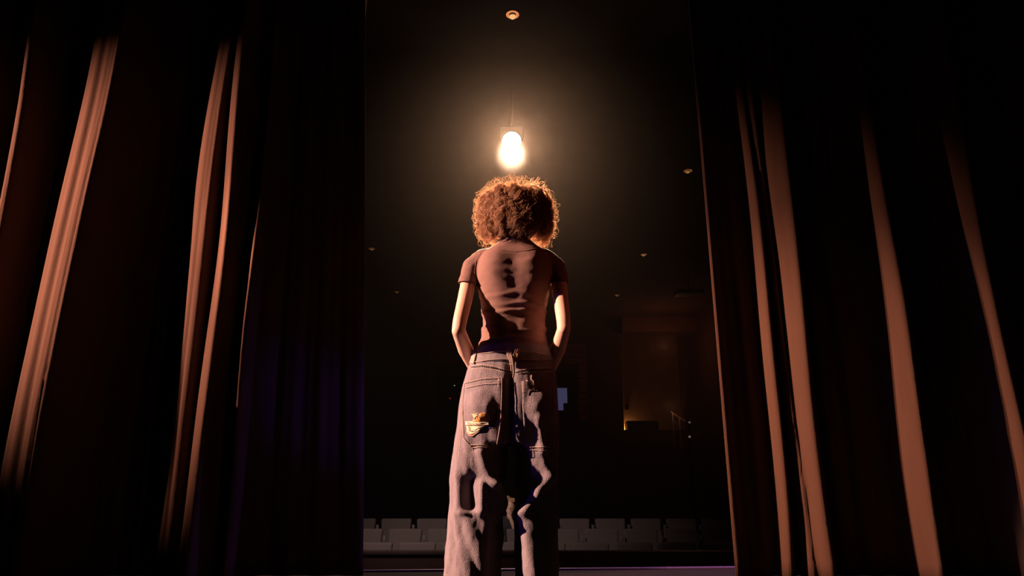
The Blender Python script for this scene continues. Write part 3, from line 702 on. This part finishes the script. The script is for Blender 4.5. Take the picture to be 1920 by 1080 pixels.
# centre V loop of two straps, side loops
def strap(name, a, b_, wpx, m, off=.006, par=None):
    d = Vector((b_[0] - a[0], b_[1] - a[1])).normalized(); n = Vector((-d.y, d.x)) * wpx / 2
    return patch_grid(name, [(a[0] + n.x, a[1] + n.y), (b_[0] + n.x, b_[1] + n.y), (b_[0] - n.x, b_[1] - n.y), (a[0] - n.x, a[1] - n.y)], m, par or jeans, off, .003, 1.5)
M_br0 = mat('thread_dark', (.2, .11, .08), .8)
M_pale = mat('pale_denim', (.36, .25, .22), .9, noise_scale=60)
l1 = strap('belt_loop', (952, 657), (962, 685), 10, M_pale, .011); l2 = strap('belt_loop', (971, 657), (965, 671), 9, mat('orange_strap', (.50, .30, .13), .9, noise_scale=60), .012)
if l2: l2['label'] = 'ochre strap of the centre belt loop'
line('loop_stitching', JB, [[(949, 657), (958, 683)], [(953, 657), (961, 683)], [(957, 657), (963, 682)], [(958, 685), (965, 685)]], .0009, M_br0, jeans, .0148)
line('loop_stitching', JB, [[(967, 657), (964, 667)], [(971, 657), (966, 668)]], .0009, M_br0, jeans, .0158)
strap('belt_loop', (893, 661), (887, 683), 7, mat('pale_denim', (.36, .25, .22), .9, noise_scale=60), .008)
# back pockets
pkl = [(873, 719), (905, 711), (941, 708), (939, 790), (930, 840), (882, 840), (870, 820), (869, 760)]
pkr = [(981, 712), (1000, 714), (1034, 716), (1038, 780), (1034, 846), (992, 843), (984, 830), (979, 760)]
for pk, sg in ((pkl, 1), (pkr, -1)):
    po = patch_grid('back_pocket', pk, M_denim, jeans, .0022, .002, 3)
    cp = (pk + pk[:1]) if sg > 0 else pk[2:6]
    line('pocket_stitching', JB, [cp], .0011, M_st, jeans, .0052)
line('pocket_stitching', JB, [[(874, 728), (905, 721), (938, 719)], [(935, 709), (934, 728)], [(883, 834), (930, 835)], [(993, 838), (1034, 840)]], .0010, M_st, jeans, .0052)
line('pocket_rivets', JB, [[(979, 717), (980, 737), (985, 737)], [(979, 717), (983, 715)], [(996, 704), (995, 712), (999, 714), (1001, 728), (999, 731)], [(986, 714), (993, 716)]], .0016, M_st, jeans, .005)
# outseams
line('seam', JB, [[(871, 745), (866, 800), (860, 860)]], .0012, M_st, jeans, .0012)
# embroidered patch on the left pocket
M_or = mat('thread_orange', (.80, .36, .10), .8, noise_scale=300, bump=.4); M_cr = mat('thread_cream', (.92, .74, .52), .8, noise_scale=300, bump=.4)
M_pk = mat('thread_pink', (.62, .34, .26), .8); M_br = mat('thread_brown', (.25, .12, .08), .8)
def spline(f, n): return [f(k / n) for k in range(n + 1)]
def ppx(sx, sy): return (860 + sx * 100 / 1137, 755 + sy * 95 / 1080)
emb = patch_grid('embroidered_patch', [ppx(*q) for q in ((180, 480), (270, 410), (380, 300), (470, 215), (560, 190), (640, 230), (670, 330), (650, 420), (560, 520), (400, 650), (300, 725), (220, 710), (180, 640))], M_pk, jeans, .0052, .0008, 1.2)
def eparts(name, poly, m, off, st=1.0): return patch_grid(name, [ppx(*q) for q in poly], m, emb, off, .0008, st)
eparts('arch', ((440, 300), (470, 240), (560, 205), (630, 245), (655, 340), (630, 400), (300, 410), (380, 340)), M_or, .0062)
eparts('swoosh', ((190, 500), (225, 500), (235, 590), (300, 600), (420, 530), (480, 490), (545, 490), (440, 590), (330, 660), (240, 680), (195, 620)), M_cr, .0064)
eparts('swoosh_fill', ((235, 505), (450, 500), (400, 540), (310, 590), (245, 580)), mat('thread_gold', (.85, .55, .25), .8, noise_scale=300), .0062)
for k in range(7):
    a = 2 * PI * k / 7; c = (370, 270); 
    eparts('petal', ((c[0] + 18 * math.cos(a + 1.57), c[1] + 18 * math.sin(a + 1.57)), (c[0] + 85 * math.cos(a), c[1] + 85 * math.sin(a)), (c[0] + 18 * math.cos(a - 1.57), c[1] + 18 * math.sin(a - 1.57))), M_or if k % 2 else M_cr, .0068, .8)
eparts('banner', ((175, 405), (640, 395), (655, 470), (175, 485)), M_cr, .0072)
line('patch_outline', JB, [[ppx(*q) for q in ((430, 305), (480, 280), (560, 280), (600, 330))], [ppx(*q) for q in ((185, 490), (420, 478), (650, 474))], [ppx(*q) for q in ((235, 510), (235, 600), (330, 605), (470, 500))]], .0007, M_br, emb, .0082)
# lettering on the banner
cu = bpy.data.curves.new('t', 'FONT'); cu.body = 'SDUNCZ'; cu.size = 1; to = bpy.data.objects.new('t', cu); C.objects.link(to)
dg = bpy.context.evaluated_depsgraph_get(); dg.update(); tm = bpy.data.meshes.new_from_object(to.evaluated_get(dg)); bpy.data.objects.remove(to)
tco = getco(tm); x0_, x1_ = tco[:, 0].min(), tco[:, 0].max(); y0_, y1_ = tco[:, 1].min(), tco[:, 1].max()
tv = []
for c in tco:
    q = ppx(200 + (c[0] - x0_) / (x1_ - x0_) * 420, 470 - (c[1] - y0_) / (y1_ - y0_) * 55)
    h, nn = hit(JB, *q); nn = nn if nn.dot(h - EYE) < 0 else -nn; tv.append(h + nn * .0095)
setco(tm, np.array([v[:] for v in tv])); linkme('lettering', tm, M_br, emb)

# --- shoes
for s_ in (-1, 1):
    b = Blob(); lx = LEG[s_]
    b.ell((lx, 2.40, .055), (.036, .045, .05)); b.ell((lx + s_ * .005, 2.47, .05), (.038, .07, .042)); b.ell((lx + s_ * .012, 2.56, .042), (.043, .06, .034)); b.ell((lx + s_ * .008, 2.52, .045), (.04, .08, .036))
    m_ = b.remesh(.005, 4); c_ = getco(m_); c_[:, 2] = np.maximum(c_[:, 2], .022); setco(m_, c_); smoothall(m_)
    so = linkme('shoe', m_, mat('shoe_canvas', (.03, .03, .03), .7, noise_scale=60), root)
    bm = bmesh.new(); n = 28
    P = [(lx + s_ * .008 + (.042 + .008 * math.sin(a)) * math.cos(a), 2.485 + .135 * math.sin(a)) for a in [2 * PI * k / n for k in range(n)]]
    lo_ = [bm.verts.new((x, y, .001)) for x, y in P]; hi_ = [bm.verts.new((x, y, .026)) for x, y in P]
    bm.faces.new(lo_[::-1]); bm.faces.new(hi_)
    for k in range(n): bm.faces.new((lo_[k], lo_[(k + 1) % n], hi_[(k + 1) % n], hi_[k]))
    bmobj('sole', bm, mat('rubber', (.5, .5, .48), .7), so)

# --- hair: curled locks as fine tubes growing from the scalp
def envelope(dx, dy, dz):
    """outer radius of the hair in direction d from the head centre (wide rounded bob)"""
    rx, ry = .143, .138; rz = np.where(dz > 0, .135, .150); pw = np.where(dz > 0, 2.15, 2.8)
    h = np.sqrt((dx / rx) ** 2 + (dy / ry) ** 2)
    return 1 / ((h ** pw + np.abs(dz / rz) ** pw) ** (1 / pw))
HH = at(966.5, 403, 2.43)
def strands(n_lock, per, seg=36, fly=False):
    NS = n_lock * per
    az = np.repeat(rng.uniform(0, 2 * PI, n_lock), per); th0 = np.repeat(np.arccos(rng.uniform(-.45, 1, n_lock)), per)
    front = (np.sin(az) > .45)            # the face side only carries hair above the brow
    th0 = np.where(front, np.minimum(th0, rng.uniform(.2, 1.0, NS)), th0)
    az = az + rng.normal(0, .035, NS); th0 = th0 + rng.normal(0, .03, NS)
    lay = np.repeat(rng.uniform(.66, 1.0, n_lock) ** .8, per) + rng.normal(0, .012, NS)
    if fly: lay = rng.uniform(1.0, 1.12, NS)
    the = np.repeat(np.where(rng.random(n_lock) < .6, rng.uniform(2.0, 2.5, n_lock), rng.uniform(1.3, 2.3, n_lock)), per); the = np.maximum(the, th0 + .35)
    if fly: the = th0 + rng.uniform(.3, .8, NS)
    the = np.where(front & (np.sin(az) > .6), np.minimum(the, 1.9), the)
    azd = np.repeat(rng.normal(0, .25, n_lock), per)
    cr = np.repeat(rng.uniform(.0035, .0075, n_lock), per); cf = np.repeat(rng.uniform(5, 10, n_lock), per); ph = np.repeat(rng.uniform(0, 6.28, n_lock), per) + rng.normal(0, .2, NS)
    t = np.linspace(0, 1, seg)[None, :]
    th = th0[:, None] + (the - th0)[:, None] * t ** 1.1
    aa = az[:, None] + azd[:, None] * t * np.where(front, 1.6, 1)[:, None]
    fa = front[:, None] & (np.cos(aa) > -2)
    aa = np.where(fa, aa + np.where(np.cos(az)[:, None] > 0, -1, 1) * t * .75, aa)
    dx, dy, dz = np.sin(th) * np.cos(aa), np.sin(th) * np.sin(aa), np.cos(th)
    env = envelope(dx, dy, dz)
    r0 = .088
    rr = r0 + (env * lay[:, None] - r0) * np.minimum(1, t * 2.6) ** .7
    P = np.stack([HH.x + rr * dx, HH.y + rr * dy, HH.z + rr * dz], -1)
    T = np.gradient(P, axis=1); T /= np.linalg.norm(T, axis=2, keepdims=True) + 1e-9
    N1 = np.cross(T, np.array([0.13, .2, .97])); N1 /= np.linalg.norm(N1, axis=2, keepdims=True) + 1e-9; N2 = np.cross(T, N1)
    amp = (cr[:, None] * np.minimum(1, t * 3))[..., None]; an = (ph[:, None] + cf[:, None] * t * 4.2 * (the - th0)[:, None])[..., None]
    if fly: amp = amp * 1.3
    P = P + amp * (N1 * np.cos(an) + N2 * np.sin(an))
    q = rng.uniform(0, 6.28, (n_lock, 3)).repeat(per, 0)[:, None, :]; fr = rng.uniform(6, 15, (n_lock, 3)).repeat(per, 0)[:, None, :]
    P = P + .0055 * np.sin(q + fr * t[..., None]) * np.minimum(1, t * 3)[..., None]
    P = P + rng.normal(0, .0013, (NS, 1, 3))
    return P
def tubes(P, r):
    NS, S, _ = P.shape; T = np.gradient(P, axis=1); T /= np.linalg.norm(T, axis=2, keepdims=True) + 1e-9
    a = np.cross(T, np.array([.3, .9, .1])); a /= np.linalg.norm(a, axis=2, keepdims=True) + 1e-9; b = np.cross(T, a)
    tap = (r * (1 - .7 * np.linspace(0, 1, S) ** 2))[None, :, None]
    V = np.stack([P + tap * (a * math.cos(2 * PI * k / 3) + b * math.sin(2 * PI * k / 3)) for k in range(3)], 2).reshape(-1, 3)
    idx = np.arange(NS * S).reshape(NS, S) * 3; F = []
    i0 = idx[:, :-1].ravel(); i1 = idx[:, 1:].ravel()
    for k in range(3):
        F.append(np.stack([i0 + k, i0 + (k + 1) % 3, i1 + (k + 1) % 3, i1 + k], 1))
    return V, np.concatenate(F)
def npmesh(name, V, F):
    me = bpy.data.meshes.new(name); me.vertices.add(len(V)); me.vertices.foreach_set('co', V.astype(np.float32).ravel())
    me.loops.add(F.size); me.loops.foreach_set('vertex_index', F.astype(np.int32).ravel()); me.polygons.add(len(F))
    me.polygons.foreach_set('loop_start', np.arange(0, F.size, 4, dtype=np.int32)); me.update(calc_edges=True); me.validate(); smoothall(me); return me
hm = bpy.data.materials.new('auburn_hair'); hm.use_nodes = True; nt = hm.node_tree; pb = nt.nodes['Principled BSDF']
pb.inputs['Roughness'].default_value = .38; pb.inputs['Specular IOR Level'].default_value = .5
tc = nt.nodes.new('ShaderNodeTexCoord'); nz2 = nt.nodes.new('ShaderNodeTexNoise'); nz2.inputs['Scale'].default_value = 55
nt.links.new(tc.outputs['Object'], nz2.inputs['Vector'])
mx = nt.nodes.new('ShaderNodeMix'); mx.data_type = 'RGBA'; mx.inputs[6].default_value = (.085, .020, .010, 1); mx.inputs[7].default_value = (.24, .06, .034, 1)
nt.links.new(nz2.outputs['Fac'], mx.inputs[0]); nt.links.new(mx.outputs[2], pb.inputs['Base Color'])
tr = nt.nodes.new('ShaderNodeBsdfTranslucent'); tr.inputs[0].default_value = (.97, .70, .50, 1)
ms = nt.nodes.new('ShaderNodeMixShader'); ms.inputs[0].default_value = .52
nt.links.new(pb.outputs[0], ms.inputs[1]); nt.links.new(tr.outputs[0], ms.inputs[2]); nt.links.new(ms.outputs[0], nt.nodes['Material Output'].inputs[0])
V1, F1 = tubes(strands(800, 9), .00085); V2, F2 = tubes(strands(420, 1, fly=True), .0004)
hair = linkme('hair', npmesh('hair', np.concatenate([V1, V2]), np.concatenate([F1, F2 + len(V1)])), hm, root)
# dense under-layer of hair close to the head
b = Blob(); b.ell((HH.x, HH.y - .012, HH.z + .008), (.090, .096, .094)); b.ell((HH.x, HH.y - .032, HH.z - .06), (.084, .066, .066))
me = b.remesh(.006, 2); co = getco(me); no = getno(me)
d = np.array([noise.noise(Vector((c[0] * 70, c[1] * 70, c[2] * 40))) for c in co]); setco(me, co + no * (.007 * d)[:, None]); smoothall(me)
linkme('under_hair', me, mat('under_hair', (.07, .022, .012), .7, noise_scale=80), hair)

# ------------------------------------------------------------------ thin haze added to stand in for the lens glow round the spotlight
bm = bmesh.new(); add_box(bm, (-6.98, 6.1, -1.2), (6.98, 25.3, CEIL - .02))
hz = bmobj('haze', bm, None)
hm2 = bpy.data.materials.new('haze'); hm2.use_nodes = True; nt = hm2.node_tree; nt.nodes.clear()
ou = nt.nodes.new('ShaderNodeOutputMaterial'); vsn = nt.nodes.new('ShaderNodeVolumeScatter'); vsn.inputs['Color'].default_value = (1, .85, .75, 1)
vsn.inputs['Density'].default_value = .010; vsn.inputs['Anisotropy'].default_value = .60
nt.links.new(vsn.outputs[0], ou.inputs['Volume']); hz.data.materials.clear(); hz.data.materials.append(hm2)
hz['kind'] = 'stuff'; hz['label'] = 'thin haze added in the house for the soft glow around the spotlight'; hz['category'] = 'haze'
